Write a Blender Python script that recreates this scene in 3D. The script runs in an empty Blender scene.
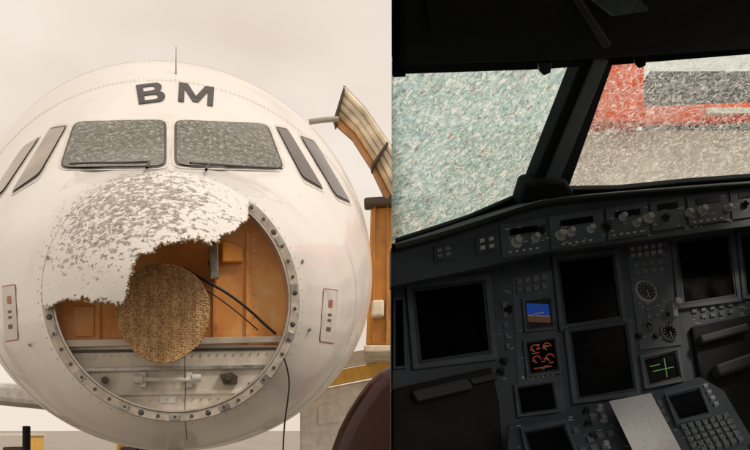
import bpy, bmesh, math, random
import numpy as np
from mathutils import Vector, noise
from mathutils.bvhtree import BVHTree
random.seed(4)
SC=bpy.context.scene
COL=SC.collection
K=0.0012          # tangent per reference pixel
HOR=430.0
GZ=-1.9
def ray(px,py): return Vector(((px-375)*K,1.0,(HOR-py)*K))
def at(px,py,d): return ray(px,py)*d
# ---------------------------------------------------------------- materials
def N(nt,t,**k):
    n=nt.nodes.new(t)
    for a,b in k.items():
        if a.startswith('i_'):
            key=a[2:]; key=int(key) if key.isdigit() else key
            n.inputs[key].default_value=b
        else: setattr(n,a,b)
    return n
def newmat(name):
    m=bpy.data.materials.new(name); m.use_nodes=True
    nt=m.node_tree; nt.nodes.clear()
    return m,nt
def ramp(nt,src,stops,interp='LINEAR'):
    r=N(nt,'ShaderNodeValToRGB'); r.color_ramp.interpolation=interp
    e=r.color_ramp.elements
    e.remove(e[1])
    def c4(c): return (c,c,c,1) if not isinstance(c,(tuple,list)) else (*c,1)
    e[0].position=stops[0][0]; e[0].color=c4(stops[0][1])
    for p,c in stops[1:]:
        el=e.new(p); el.color=c4(c)
    nt.links.new(src,r.inputs[0]); return r
def M(name,col,rough=0.5,metal=0.0,var=0.15,scale=8.0,bump=0.0,bscale=60.0,emit=None,estr=0.0,coat=0.0,spec=0.5):
    m,nt=newmat(name); L=nt.links.new
    out=N(nt,'ShaderNodeOutputMaterial'); b=N(nt,'ShaderNodeBsdfPrincipled')
    L(b.outputs[0],out.inputs[0])
    tc=N(nt,'ShaderNodeTexCoord')
    n=N(nt,'ShaderNodeTexNoise',i_Scale=scale,i_Detail=3.0,i_Roughness=0.6)
    L(tc.outputs['Object'],n.inputs['Vector'])
    lo=tuple(c*(1-var) for c in col); hi=tuple(min(1,c*(1+var)) for c in col)
    r=ramp(nt,n.outputs[0],[(0.3,lo),(0.7,hi)])
    L(r.outputs[0],b.inputs['Base Color'])
    rr=ramp(nt,n.outputs[0],[(0.3,max(0,rough-0.08)),(0.7,min(1,rough+0.1))])
    L(rr.outputs[0],b.inputs['Roughness'])
    b.inputs['Metallic'].default_value=metal
    b.inputs['Specular IOR Level'].default_value=spec
    if coat: b.inputs['Coat Weight'].default_value=coat
    if bump:
        n2=N(nt,'ShaderNodeTexNoise',i_Scale=bscale,i_Detail=2.0); L(tc.outputs['Object'],n2.inputs['Vector'])
        bp=N(nt,'ShaderNodeBump',i_Strength=bump,i_Distance=0.01); L(n2.outputs[0],bp.inputs['Height']); L(bp.outputs[0],b.inputs['Normal'])
    if emit:
        b.inputs['Emission Color'].default_value=(*emit,1); b.inputs['Emission Strength'].default_value=estr
    return m
def empty(name,loc=(0,0,0)):
    e=bpy.data.objects.new(name,None); e.location=loc; e.empty_display_size=0.3; COL.objects.link(e); return e
def mk(name,vs,fs,mat,parent=None,smooth=False,bevel=0,solid=0,recalc=True):
    me=bpy.data.meshes.new(name); me.from_pydata([tuple(v) for v in vs],[],fs); me.update()
    if recalc:
        bm=bmesh.new(); bm.from_mesh(me); bmesh.ops.recalc_face_normals(bm,faces=bm.faces); bm.to_mesh(me); bm.free()
    mats=mat if isinstance(mat,(list,tuple)) else [mat]
    for q in mats: me.materials.append(q)
    if smooth:
        for p in me.polygons: p.use_smooth=True
    o=bpy.data.objects.new(name,me); COL.objects.link(o)
    if parent:
        o.parent=parent; o.matrix_parent_inverse=parent.matrix_basis.inverted()
    if solid:
        md=o.modifiers.new('s','SOLIDIFY'); md.thickness=solid; md.offset=-1
    if bevel:
        md=o.modifiers.new('b','BEVEL'); md.width=bevel; md.segments=2 if bevel<.1 else 5; md.limit_method='ANGLE'; md.angle_limit=0.6
    return o
def prism(top,vec):
    n=len(top); vs=[Vector(t) for t in top]+[Vector(t)+vec for t in top]
    fs=[tuple(range(n)),tuple(reversed(range(n,2*n)))]
    for i in range(n):
        j=(i+1)%n; fs.append((i,i+n,j+n,j))
    return vs,fs
def boxv(x0,x1,y0,y1,z0,z1):
    return prism([(x0,y0,z0),(x1,y0,z0),(x1,y1,z0),(x0,y1,z0)],Vector((0,0,z1-z0)))
def cylv(c,ax,r,h,n=20,r2=None):
    ax=Vector(ax).normalized(); c=Vector(c)
    a=ax.orthogonal().normalized(); b=ax.cross(a)
    r2=r if r2 is None else r2
    vs=[c+(a*math.cos(t)+b*math.sin(t))*r for t in [2*math.pi*i/n for i in range(n)]]
    vs+=[c+ax*h+(a*math.cos(t)+b*math.sin(t))*r2 for t in [2*math.pi*i/n for i in range(n)]]
    fs=[tuple(reversed(range(n))),tuple(range(n,2*n))]+[(i,(i+1)%n,(i+1)%n+n,i+n) for i in range(n)]
    return vs,fs
def join(parts):
    vs=[];fs=[]
    for v,f in parts:
        k=len(vs); vs+=list(v); fs+=[tuple(i+k for i in q) for q in f]
    return vs,fs
def tube(name,pts,r,mat,parent=None,cyc=False):
    cu=bpy.data.curves.new(name,'CURVE'); cu.dimensions='3D'; cu.bevel_depth=r; cu.bevel_resolution=3
    sp=cu.splines.new('NURBS' if not cyc else 'POLY'); sp.points.add(len(pts)-1)
    for p,q in zip(sp.points,pts): p.co=(*q,1)
    if cyc: sp.use_cyclic_u=True
    else: sp.use_endpoint_u=True; sp.order_u=3
    cu.materials.append(mat)
    o=bpy.data.objects.new(name,cu); COL.objects.link(o)
    if parent: o.parent=parent; o.matrix_parent_inverse=parent.matrix_basis.inverted()
    return o

# ================================================================ WORLD
SUN_EL=math.radians(54); SUN_AZ=math.radians(118)   # compass, from +Y clockwise
w=bpy.data.worlds.new("World"); SC.world=w; w.use_nodes=True
nt=w.node_tree; bg=nt.nodes['Background']
sky=nt.nodes.new('ShaderNodeTexSky'); sky.sky_type='NISHITA'; sky.sun_disc=False
sky.sun_elevation=SUN_EL; sky.sun_rotation=SUN_AZ; sky.dust_density=6; sky.air_density=1.2; sky.ozone_density=0.6
tcw=N(nt,'ShaderNodeTexCoord'); mpw=N(nt,'ShaderNodeMapping'); mpw.inputs['Scale'].default_value=(1,1,2.2)
nt.links.new(tcw.outputs['Generated'],mpw.inputs[0])
nw=N(nt,'ShaderNodeTexNoise',i_Scale=2.6,i_Detail=3.0,i_Roughness=0.5); nt.links.new(mpw.outputs[0],nw.inputs['Vector'])
rw=ramp(nt,nw.outputs[0],[(0.38,(8.7,7.35,6.15)),(0.62,(10.3,9.0,7.8))])
mx=nt.nodes.new('ShaderNodeMixRGB'); mx.inputs[0].default_value=0.87
nt.links.new(rw.outputs[0],mx.inputs[2])
nt.links.new(sky.outputs[0],mx.inputs[1]); nt.links.new(mx.outputs[0],bg.inputs[0]); bg.inputs[1].default_value=0.1
sl=bpy.data.lights.new('sun','SUN'); sl.energy=1.5; sl.angle=math.radians(11); sl.color=(1,0.91,0.79)
so=bpy.data.objects.new('sun',sl); COL.objects.link(so)
sd=Vector((math.sin(SUN_AZ)*math.cos(SUN_EL),math.cos(SUN_AZ)*math.cos(SUN_EL),math.sin(SUN_EL)))
so.rotation_euler=sd.to_track_quat('Z','Y').to_euler(); so.location=(5,-5,12)
SC.view_settings.view_transform='Standard'; SC.view_settings.look='None'; SC.view_settings.exposure=0
# camera
cd=bpy.data.cameras.new('camera'); cam=bpy.data.objects.new('camera',cd); COL.objects.link(cam)
cd.sensor_width=36; cd.lens=40; cd.shift_y=(HOR-225)/750; cd.clip_start=0.01; cd.clip_end=5000
cam.location=(0,0,0); cam.rotation_euler=(math.pi/2,0,0); SC.camera=cam

# ================================================================ GROUND
m_ground,nt=newmat('apron_concrete'); L=nt.links.new
out=N(nt,'ShaderNodeOutputMaterial'); b=N(nt,'ShaderNodeBsdfPrincipled'); L(b.outputs[0],out.inputs[0]); b.inputs['Roughness'].default_value=0.85
tc=N(nt,'ShaderNodeTexCoord'); n1=N(nt,'ShaderNodeTexNoise',i_Scale=0.4,i_Detail=8.0); L(tc.outputs['Object'],n1.inputs['Vector'])
br=N(nt,'ShaderNodeTexBrick',i_Scale=1.0,offset=0.0); br.inputs['Brick Width'].default_value=5; br.inputs['Row Height'].default_value=5; br.inputs['Mortar Size'].default_value=0.02
br.inputs['Color1'].default_value=(0.9,0.9,0.9,1);br.inputs['Color2'].default_value=(1,1,1,1);br.inputs['Mortar'].default_value=(0.3,0.3,0.3,1)
L(tc.outputs['Object'],br.inputs['Vector'])
r=ramp(nt,n1.outputs[0],[(0.3,(0.28,0.25,0.21)),(0.7,(0.40,0.36,0.31))])
mm=N(nt,'ShaderNodeMixRGB',blend_type='MULTIPLY',i_0=1.0); L(r.outputs[0],mm.inputs[1]); L(br.outputs[0],mm.inputs[2]); L(mm.outputs[0],b.inputs['Base Color'])
mk('ground',[(-2000,-2000,GZ),(2000,-2000,GZ),(2000,2000,GZ),(-2000,2000,GZ)],[(0,1,2,3)],m_ground)

# ================================================================ AIRLINER
A=math.radians(13.5); FW=Vector((-math.sin(A),math.cos(A),0)); RT=Vector((math.cos(A),math.sin(A),0))
def W(s,l,z): return FW*s+RT*l+Vector((0,0,z))
def pch(xs,ys):
    xs=np.array(xs,float); ys=np.array(ys,float); h=np.diff(xs); d=np.diff(ys)/h
    m=np.zeros(len(xs)); m[0]=d[0]; m[-1]=d[-1]
    for i in range(1,len(xs)-1):
        m[i]=0 if d[i-1]*d[i]<=0 else (h[i-1]+h[i])/(h[i-1]/d[i-1]+h[i]/d[i])
    def f(x):
        i=int(np.clip(np.searchsorted(xs,x)-1,0,len(xs)-2)); t=(x-xs[i])/h[i]
        return float((2*t**3-3*t*t+1)*ys[i]+(t**3-2*t*t+t)*h[i]*m[i]+(-2*t**3+3*t*t)*ys[i+1]+(t**3-t*t)*h[i]*m[i+1])
    return f
SB=4.9
ftop=pch([4.9,5.4,5.9,6.7,7.4,8.3,9.0,10,28,38],[1.48,1.665,1.87,2.47,2.97,3.56,3.82,3.95,3.95,3.4])
fbot=pch([4.9,5.4,5.9,7.0,9.0,26,38],[0.047,-0.06,-0.13,-0.17,-0.17,-0.17,2.6])
fwid=pch([4.9,5.4,5.9,6.7,7.4,8.3,9.2,28,38],[.717,.96,1.2,1.53,1.75,1.92,1.99,1.99,.25])
fmid=pch([4.9,5.9,7.4,9.0,28,38],[.764,.95,1.4,1.9,1.9,3.0])
def sec(s):
    if s<SB:
        t=min(1,max(0,(SB-s)/0.7)); k=(1-t)**0.6 if t<1 else 0
        c=.764-.03*t
        return c+.716*k,c-.717*k,.717*k,c
    return ftop(s),fbot(s),fwid(s),fmid(s)
def S(s,th):
    t,bb,wd,md=sec(s); c,sn=math.cos(th),math.sin(th)
    z=md+(t-md)*sn if sn>0 else md+(md-bb)*sn
    return W(s,wd*c*(1 if c>0 else 1-.05*min(1,max(0,(s-5.5)/1.5))),z)
def lathe(ss,nth):
    vs=[];fs=[]
    for s in ss:
        for j in range(nth): vs.append(S(s,2*math.pi*j/nth))
    for i in range(len(ss)-1):
        for j in range(nth):
            k=(j+1)%nth; fs.append((i*nth+j,i*nth+k,(i+1)*nth+k,(i+1)*nth+j))
    return vs,fs
air=empty('airliner',W(12,0,GZ)); bpy.context.view_layer.update()
def paint(name):
    m,nt=newmat(name); L=nt.links.new
    out=N(nt,'ShaderNodeOutputMaterial'); b=N(nt,'ShaderNodeBsdfPrincipled'); L(b.outputs[0],out.inputs[0])
    tc=N(nt,'ShaderNodeTexCoord'); P=tc.outputs['Object']
    mps=N(nt,'ShaderNodeMapping'); mps.inputs['Scale'].default_value=(1.0,1.0,.45); L(P,mps.inputs[0])
    n0=N(nt,'ShaderNodeTexNoise',i_Scale=1.8,i_Detail=6.0,i_Roughness=0.6); L(mps.outputs[0],n0.inputs['Vector'])
    base=ramp(nt,n0.outputs[0],[(0.28,(0.72,0.68,0.63)),(0.45,(0.80,0.77,0.73)),(0.65,(0.84,0.815,0.78))])
    n3=N(nt,'ShaderNodeTexNoise',i_Scale=60.0,i_Detail=3.0); L(P,n3.inputs['Vector'])
    sp=ramp(nt,n3.outputs[0],[(0.25,(0.8,0.77,0.73)),(0.33,(1,1,1))])
    mul=N(nt,'ShaderNodeMixRGB',blend_type='MULTIPLY',i_0=1.0); L(base.outputs[0],mul.inputs[1]); L(sp.outputs[0],mul.inputs[2])
    col=mul.outputs[0]
    b.inputs['Roughness'].default_value=0.32; b.inputs['Coat Weight'].default_value=0.3
    def dist(c,r,sc):
        mp=N(nt,'ShaderNodeVectorMath',operation='SUBTRACT'); L(P,mp.inputs[0]); mp.inputs[1].default_value=c
        ms=N(nt,'ShaderNodeVectorMath',operation='MULTIPLY'); L(mp.outputs[0],ms.inputs[0]); ms.inputs[1].default_value=sc
        ln=N(nt,'ShaderNodeVectorMath',operation='LENGTH'); L(ms.outputs[0],ln.inputs[0])
        mr=N(nt,'ShaderNodeMapRange'); mr.inputs[1].default_value=r*0.35; mr.inputs[2].default_value=r; mr.inputs[3].default_value=1; mr.inputs[4].default_value=0
        L(ln.outputs['Value'],mr.inputs[0]); return mr.outputs[0]
    c=S(4.62,math.radians(120))
    mask=dist(tuple(c),0.78,(0.95,0.9,1.25))
    mpp=N(nt,'ShaderNodeMapping'); mpp.inputs['Scale'].default_value=(1.0,1.0,1.6); L(P,mpp.inputs[0])
    nc=N(nt,'ShaderNodeTexNoise',i_Scale=24.0,i_Detail=5.0,i_Roughness=0.72); L(mpp.outputs[0],nc.inputs['Vector'])
    vc=N(nt,'ShaderNodeTexVoronoi',i_Scale=46.0); L(mpp.outputs[0],vc.inputs['Vector'])
    ad=N(nt,'ShaderNodeMath',operation='MULTIPLY_ADD'); L(mask,ad.inputs[0]); ad.inputs[1].default_value=0.2; L(nc.outputs[0],ad.inputs[2])
    a2=N(nt,'ShaderNodeMath',operation='MULTIPLY_ADD'); L(vc.outputs['Distance'],a2.inputs[0]); a2.inputs[1].default_value=-0.12; L(ad.outputs[0],a2.inputs[2])
    st=ramp(nt,a2.outputs[0],[(0.615,0.0),(0.635,1.0)])
    gate=N(nt,'ShaderNodeMath',operation='MULTIPLY'); L(st.outputs[0],gate.inputs[0]); 
    g2=ramp(nt,mask,[(0.02,0.0),(0.1,1.0)]); L(g2.outputs[0],gate.inputs[1])
    cc=ramp(nt,n3.outputs[0],[(0.35,(0.17,0.15,0.13)),(0.5,(0.33,0.30,0.27)),(0.65,(0.48,0.45,0.41))])
    mix=N(nt,'ShaderNodeMixRGB'); L(gate.outputs[0],mix.inputs[0]); L(col,mix.inputs[1]); L(cc.outputs[0],mix.inputs[2]); col=mix.outputs[0]
    # shallow skin waviness + chips
    nwv=N(nt,'ShaderNodeTexNoise',i_Scale=3.5,i_Detail=1.0); L(P,nwv.inputs['Vector'])
    bp0=N(nt,'ShaderNodeBump',i_Strength=0.25,i_Distance=0.03); L(nwv.outputs[0],bp0.inputs['Height'])
    bp=N(nt,'ShaderNodeBump',i_Strength=0.6,i_Distance=-0.006); L(gate.outputs[0],bp.inputs['Height']); L(bp0.outputs[0],bp.inputs['Normal']); L(bp.outputs[0],b.inputs['Normal'])
    L(col,b.inputs['Base Color']); return m
m_skin=paint('airliner_paint')
ss=list(np.linspace(4.9,10,110))+list(np.linspace(10.2,38,50))
v,f=lathe(ss,256); fus=mk('fuselage',v,f,m_skin,air,smooth=True)
v2,f2=lathe(list(np.linspace(4.2,4.9,40))+ss[1:111],200); BV=BVHTree.FromPolygons(v2,f2)
def hit(px,py,off=0.0):
    d=ray(px,py).normalized(); r=BV.ray_cast(Vector((0,0,0)),d)
    if r[0] is None: return None
    n=r[1]
    if n.dot(d)>0: n=-n
    return r[0]+n*off
def bil(q,a,b_):
    q=[Vector(p) for p in q]
    return (q[0]*(1-a)+q[1]*a)*(1-b_)+(q[3]*(1-a)+q[2]*a)*b_
def patch(name,q,off,mat,parent,e=0.28,nr=10,na=64,grow=0,solid=0):
    q=[Vector(p) for p in q]; c=sum(q,Vector((0,0)))/4
    q=[p+(p-c).normalized()*grow for p in q]
    vs=[];fs=[]
    def pt(r,t):
        c_,s_=math.cos(t),math.sin(t)
        x=math.copysign(abs(c_)**e,c_)*r; y=math.copysign(abs(s_)**e,s_)*r
        p=bil(q,(x+1)/2,(y+1)/2); h=hit(p.x,p.y,off); return h
    c0=pt(0,0)
    if c0 is None: return
    vs.append(c0)
    for i in range(1,nr+1):
        for j in range(na):
            h=pt(i/nr,2*math.pi*j/na); vs.append(h if h is not None else c0)
    for j in range(na): fs.append((0,1+j,1+(j+1)%na))
    for i in range(nr-1):
        for j in range(na):
            k=(j+1)%na; fs.append((1+i*na+j,1+(i+1)*na+j,1+(i+1)*na+k,1+i*na+k))
    return mk(name,vs,fs,mat,parent,smooth=True,solid=solid)
# radome remains
nth=560; sr=list(4.2+0.7*(np.linspace(0.0,1,130)**1.2)); sr[0]=4.203
v,f=lathe(sr,nth)
ex=[0,40,50,58,66,75,90,104,116,123,126,128,133,140,152,165,178,190,200,207,214,222,232,240,248,256,500]
ey=[306,306,308,303,297,299,301,300,303,304,298,282,266,254,249,242,239,237,236,242,243,236,230,225,217,120,120]
def proj(p): return 375+p.x/p.y/K, HOR-p.z/p.y/K
keep=[]
PX=[proj(p) for p in v]
for q in f:
    px=sum(PX[i][0] for i in q)/4; py=sum(PX[i][1] for i in q)/4
    nz=noise.noise(Vector((px*0.09,py*0.09,1)))*5+noise.noise(Vector((px*0.3,py*0.3,5)))*4.5+noise.noise(Vector((px*0.8,py*0.8,9)))*2
    if py+nz<np.interp(px,ex,ey): keep.append(q)
m_core=M('radome_core',(0.55,0.42,0.28),0.9,var=0.4,scale=40,bump=0.6,bscale=120)
me=mk('radome_remains',v,keep,[m_skin,m_core],air,smooth=True,recalc=False)
bm=bmesh.new(); bm.from_mesh(me.data); bmesh.ops.delete(bm,geom=[x for x in bm.verts if not x.link_faces],context='VERTS')
bm.normal_update(); cen=W(4.9,0,.764)
sm=sum((1 if fc.normal.dot(fc.calc_center_median()-cen)>0 else -1) for fc in bm.faces)
if sm<0: bmesh.ops.reverse_faces(bm,faces=bm.faces)
for x in bm.verts:
    if x.is_boundary:
        p,q=proj(x.co)
        if q>215: x.co+=Vector((random.uniform(-.004,.004),random.uniform(-.012,.012),random.uniform(-.004,.004)))
bm.to_mesh(me.data); bm.free()
md=me.modifiers.new('s','SOLIDIFY'); md.thickness=0.014; md.offset=-1; md.material_offset=1; md.material_offset_rim=1
# bulkhead ring
m_ring=M('bulkhead_ring',(0.60,0.53,0.45),0.5,metal=0.2,var=0.3,scale=14,bump=0.15)
m_dark=M('dark_rubber',(0.02,0.02,0.022),0.6)
m_steel=M('bare_steel',(0.42,0.40,0.37),0.35,metal=0.8,var=0.3,scale=30)
def ringpts(s,n=128,inw=0.0):
    return [W(s,(0.717-inw)*math.cos(t),0.764+(0.7165-inw)*math.sin(t)) for t in [2*math.pi*i/n for i in range(n)]]
def ring(name,specs,mat):
    n=128; vs=[]; fs=[]
    for s,inw in specs: vs+=ringpts(s,n,inw)
    for i in range(len(specs)-1):
        for j in range(n):
            k=(j+1)%n; fs.append((i*n+j,i*n+k,(i+1)*n+k,(i+1)*n+j))
    return mk(name,vs,fs,mat,air,smooth=False)
ring('bulkhead_ring',[(4.9,0.001),(4.893,0.004),(4.893,0.05),(4.90,0.054),(5.02,0.056)],m_ring)
ring('bulkhead_inner_lip',[(4.899,0.054),(4.885,0.056),(4.885,0.066),(5.02,0.068)],M('lip_metal',(0.62,0.58,0.52),0.4,metal=0.4))
parts=[]
for i in range(46):
    t=2*math.pi*(i+.5)/46
    c=W(4.893,(0.717-.027)*math.cos(t),0.764+(0.7165-.027)*math.sin(t))
    parts.append(cylv(c,-FW,0.0105 if i%4 else 0.017,0.008,12,0.008))
v,f=join(parts); mk('ring_fasteners',v,f,M('fastener',(0.12,0.11,0.10),0.4,metal=0.5),air)
parts=[]
for i in range(15):
    t=2*math.pi*(i+.25)/15
    c=W(4.893,(0.717-.027)*math.cos(t),0.764+(0.7165-.027)*math.sin(t))
    rr=RT*math.cos(t)+Vector((0,0,math.sin(t))); tt=RT*-math.sin(t)+Vector((0,0,math.cos(t)))
    parts.append(prism([c+rr*.018+tt*.03,c+rr*.018-tt*.03,c-rr*.018-tt*.03,c-rr*.018+tt*.03],-FW*0.006))
v,f=join(parts); mk('ring_latch_plates',v,f,m_steel,air,bevel=0.003)
BS=5.02
class Pl:
    def __init__(s,a,b_,c):
        a,b_,c=[Vector(p) for p in (a,b_,c)]; s.p=a; s.n=(b_-a).cross(c-a).normalized()
        if s.n.dot(a)>0: s.n=-s.n
    def P(s,px,py,off=0.0):
        d=ray(px,py); q=s.p+s.n*off; return d*(q.dot(s.n)/d.dot(s.n))
def plS(s): return Pl(W(s,0,0),W(s,1,0),W(s,0,1))
def slab(name,pts,pl,h0,h1,mat,parent,bevel=0.002):
    top=[pl.P(x,y,h1) for x,y in pts]; v,f=prism(top,-pl.n*(h1-h0))
    return mk(name,v,f,mat,parent,bevel=bevel)
bp_=plS(BS)
m_or,nt=newmat('bulkhead_primer'); L=nt.links.new
out=N(nt,'ShaderNodeOutputMaterial'); b=N(nt,'ShaderNodeBsdfPrincipled'); L(b.outputs[0],out.inputs[0]); b.inputs['Roughness'].default_value=0.45
tc=N(nt,'ShaderNodeTexCoord'); n1=N(nt,'ShaderNodeTexNoise',i_Scale=4.0,i_Detail=5.0,i_Roughness=0.6); L(tc.outputs['Object'],n1.inputs['Vector'])
r=ramp(nt,n1.outputs[0],[(0.3,(0.66,0.25,0.06)),(0.5,(0.86,0.38,0.10)),(0.7,(0.90,0.55,0.22))]); L(r.outputs[0],b.inputs['Base Color'])
m_low=M('bulkhead_lower_paint',(0.68,0.62,0.53),0.5,var=0.25,scale=6,bump=0.1)
def disc_part(name,lo,hi,mat,h):
    pts=[W(BS,.66*math.cos(2*math.pi*i/64),.764+.66*math.sin(2*math.pi*i/64)) for i in range(64)]
    sel=[]
    for i in range(64):
        p,q=pts[i],pts[(i+1)%64]
        if lo<=p.z<=hi: sel.append(p)
        for z in (lo,hi):
            if (p.z-z)*(q.z-z)<0:
                t=(z-p.z)/(q.z-p.z); sel.append(p.lerp(q,t))
    c=sum(sel,Vector())/len(sel)
    sel.sort(key=lambda p: math.atan2(p.z-c.z,(p-c).dot(RT)))
    v,f=prism([p-FW*h for p in sel],FW*(h+.01)); return mk(name,v,f,mat,air,bevel=0.003)
zs=bp_.P(170,343).z
disc_part('bulkhead_upper_panel',zs+0.002,9,m_or,0.0)
disc_part('bulkhead_lower_panel',-9,zs-0.002,m_low,0.03)
slab('bulkhead_beam',[(62,340),(283,336),(283,342),(62,347)],bp_,0.03,0.06,M('beam',(0.6,0.53,0.43),0.4,metal=0.3),air)
slab('bulkhead_beam_painted_shadow',[(66,350),(280,347),(280,350),(66,353)],bp_,0.03,0.036,M('beam_shadow_dark',(0.1,0.08,0.06),0.6),air)  # dark raised strip: shade under the beam painted on, no real opening
slab('bulkhead_lower_rail',[(70,368),(275,364),(274,368),(71,372)],bp_,0.03,0.05,m_steel,air)
slab('bulkhead_lower_rail',[(88,392),(258,389),(256,393),(90,396)],bp_,0.03,0.045,m_low,air)
for x in (213,246,96):
    slab('bulkhead_stiffener',[(x,232 if x>150 else 300),(x+4,232 if x>150 else 300),(x+4,340),(x,340)],bp_,0.0,0.02,m_or,air)
slab('bulkhead_access_door',[(72,306),(94,306),(94,336),(76,337)],bp_,0.0,0.012,m_or,air,0.004)
slab('bulkhead_upper_box',[(222,240),(243,248),(243,262),(222,262)],bp_,0.0,0.04,M('amber_cover',(0.9,0.35,0.06),0.35),air,0.008)
m_white=M('white_hardware',(0.7,0.68,0.63),0.35)
v,f=join([cylv(bp_.P(136,379,.07),RT,0.013,0.33,16),cylv(bp_.P(134,379,.07),RT,0.024,0.05,16),cylv(bp_.P(192,378,.07),RT,0.024,0.05,16),
 prism([bp_.P(x,y,.06) for x,y in [(140,372),(146,372),(146,387),(140,387)]],-bp_.n*.035),prism([bp_.P(x,y,.06) for x,y in [(186,372),(192,372),(192,387),(186,387)]],-bp_.n*.035)])
mk('latch_rod',v,f,m_white,air,bevel=0.002)
v,f=join([prism([bp_.P(x,y,.08) for x,y in [(220,374),(232,372),(238,376),(237,384),(224,384)]],-bp_.n*.05),cylv(bp_.P(228,378,.08),bp_.n,0.02,0.03,16),cylv(bp_.P(105,380,.05),bp_.n,0.02,0.02,16),cylv(bp_.P(250,385,.04),bp_.n,0.016,0.02,16)])
mk('latch_bracket',v,f,M('bracket',(0.10,0.08,0.06),0.5,metal=0.4),air,bevel=0.003)
parts=[]
for i in range(24): parts.append(cylv(bp_.P(78+i*8.2,357-i*0.15,.03),bp_.n,0.005,0.006,8))
for i in range(18): parts.append(cylv(bp_.P(98+i*8.6,401-i*0.15,.03),bp_.n,0.005,0.006,8))
for i in range(9): parts.append(cylv(bp_.P(208,240+i*11,.0),bp_.n,0.005,0.005,8)); parts.append(cylv(bp_.P(254,240+i*11,.0),bp_.n,0.005,0.005,8))
v,f=join(parts); mk('bulkhead_rivets',v,f,m_steel,air)
slab('bulkhead_placard',[(160,395),(176,395),(176,403),(160,403)],bp_,0.03,0.034,m_white,air)
# radar antenna plate
m_hc,nt=newmat('antenna_honeycomb'); L=nt.links.new
out=N(nt,'ShaderNodeOutputMaterial'); b=N(nt,'ShaderNodeBsdfPrincipled'); L(b.outputs[0],out.inputs[0]); b.inputs['Roughness'].default_value=0.6; b.inputs['Metallic'].default_value=0.1
tc=N(nt,'ShaderNodeTexCoord')
vo=N(nt,'ShaderNodeTexVoronoi',i_Scale=72.0,i_Randomness=0.6); L(tc.outputs['Object'],vo.inputs['Vector'])
r=ramp(nt,vo.outputs['Distance'],[(0.15,(0.28,0.13,0.045)),(0.45,(0.62,0.36,0.15)),(0.8,(0.80,0.56,0.30))])
n1=N(nt,'ShaderNodeTexNoise',i_Scale=9.0,i_Detail=5.0); L(tc.outputs['Object'],n1.inputs['Vector'])
r2=ramp(nt,n1.outputs[0],[(0.3,0.6),(0.7,1.0)]); mm=N(nt,'ShaderNodeMixRGB',blend_type='MULTIPLY',i_0=1.0); L(r.outputs[0],mm.inputs[1]); L(r2.outputs[0],mm.inputs[2])
L(mm.outputs[0],b.inputs['Base Color']); bp=N(nt,'ShaderNodeBump',i_Strength=0.7,i_Distance=0.008); L(vo.outputs['Distance'],bp.inputs['Height']); L(bp.outputs[0],b.inputs['Normal'])
ap=plS(4.78)
outl=[]
for i in range(72):
    t=2*math.pi*i/72
    x=163+47*math.cos(t)+3*math.cos(t)*math.sin(t); y=313-50*math.sin(t)
    jag=noise.noise(Vector((math.cos(t)*3,math.sin(t)*3,2)))*1.6
    outl.append((x+jag,y+jag))
slab('radar_antenna_plate',outl,ap,-0.025,0.0,m_hc,air,0.003)
v,f=cylv(ap.P(163,313,-.026),-ap.n,0.06,0.2,24); mk('radar_antenna_mount',v,f,m_steel,air)
m_cab=M('black_cable',(0.015,0.013,0.012),0.5)
def cable(pts,r=0.006,mat=m_cab,name='cable'):
    tube(name,[plS(s).P(x,y) for x,y,s in pts],r,mat,air)
cable([(184,268,4.98),(196,276,4.92),(212,284,4.9),(232,296,4.9),(252,312,4.92),(262,322,4.95),(276,334,4.97)],0.0085)
cable([(186,272,4.98),(205,290,4.93),(216,296,4.93),(240,314,4.95),(258,330,4.97)],0.004)
cable([(210,262,4.98),(214,280,4.93),(213,240,4.98)],0.012)
slab('bulkhead_actuator',[(209,244),(218,244),(219,278),(210,279)],bp_,0.031,0.09,m_steel,air,0.006)
cable([(186,345,4.96),(184,365,4.93),(186,390,4.95),(184,410,4.92),(187,440,4.9)],0.0025)
cable([(284,358,4.88),(290,375,4.9),(288,400,4.9),(284,425,4.9),(283,452,4.9)],0.005)
# windows
m_crack,nt=newmat('hail_crazed_glass'); L=nt.links.new
out=N(nt,'ShaderNodeOutputMaterial'); b=N(nt,'ShaderNodeBsdfPrincipled'); L(b.outputs[0],out.inputs[0]); b.inputs['Roughness'].default_value=0.25
tc=N(nt,'ShaderNodeTexCoord'); nn=N(nt,'ShaderNodeTexNoise',i_Scale=26.0,i_Detail=5.0,i_Roughness=0.75); L(tc.outputs['Object'],nn.inputs['Vector'])
vo=N(nt,'ShaderNodeTexVoronoi',i_Scale=60.0); L(tc.outputs['Object'],vo.inputs['Vector'])
sx=N(nt,'ShaderNodeSeparateColor'); L(vo.outputs['Color'],sx.inputs[0])
ad=N(nt,'ShaderNodeMath',operation='MULTIPLY_ADD',i_1=0.35); L(sx.outputs[0],ad.inputs[0]); L(nn.outputs[0],ad.inputs[2])
r=ramp(nt,ad.outputs[0],[(0.45,(0.03,0.034,0.022)),(0.70,(0.10,0.105,0.078)),(0.82,(0.24,0.24,0.19)),(0.96,(0.45,0.44,0.37))]); L(r.outputs[0],b.inputs['Base Color'])
bp=N(nt,'ShaderNodeBump',i_Strength=0.3,i_Distance=0.004); L(sx.outputs[1],bp.inputs['Height']); L(bp.outputs[0],b.inputs['Normal'])
m_sideg=M('side_window_glass',(0.05,0.035,0.025),0.12,var=0.5,scale=3)
m_sideg2=M('side_window_reflection',(0.36,0.30,0.24),0.15,var=0.3,scale=3)  # lighter glass tone, sky reflection painted into the base colour
m_frame=M('window_frame',(0.06,0.05,0.04),0.45)
m_seal=M('window_outer_frame',(0.70,0.66,0.60),0.4)
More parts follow.
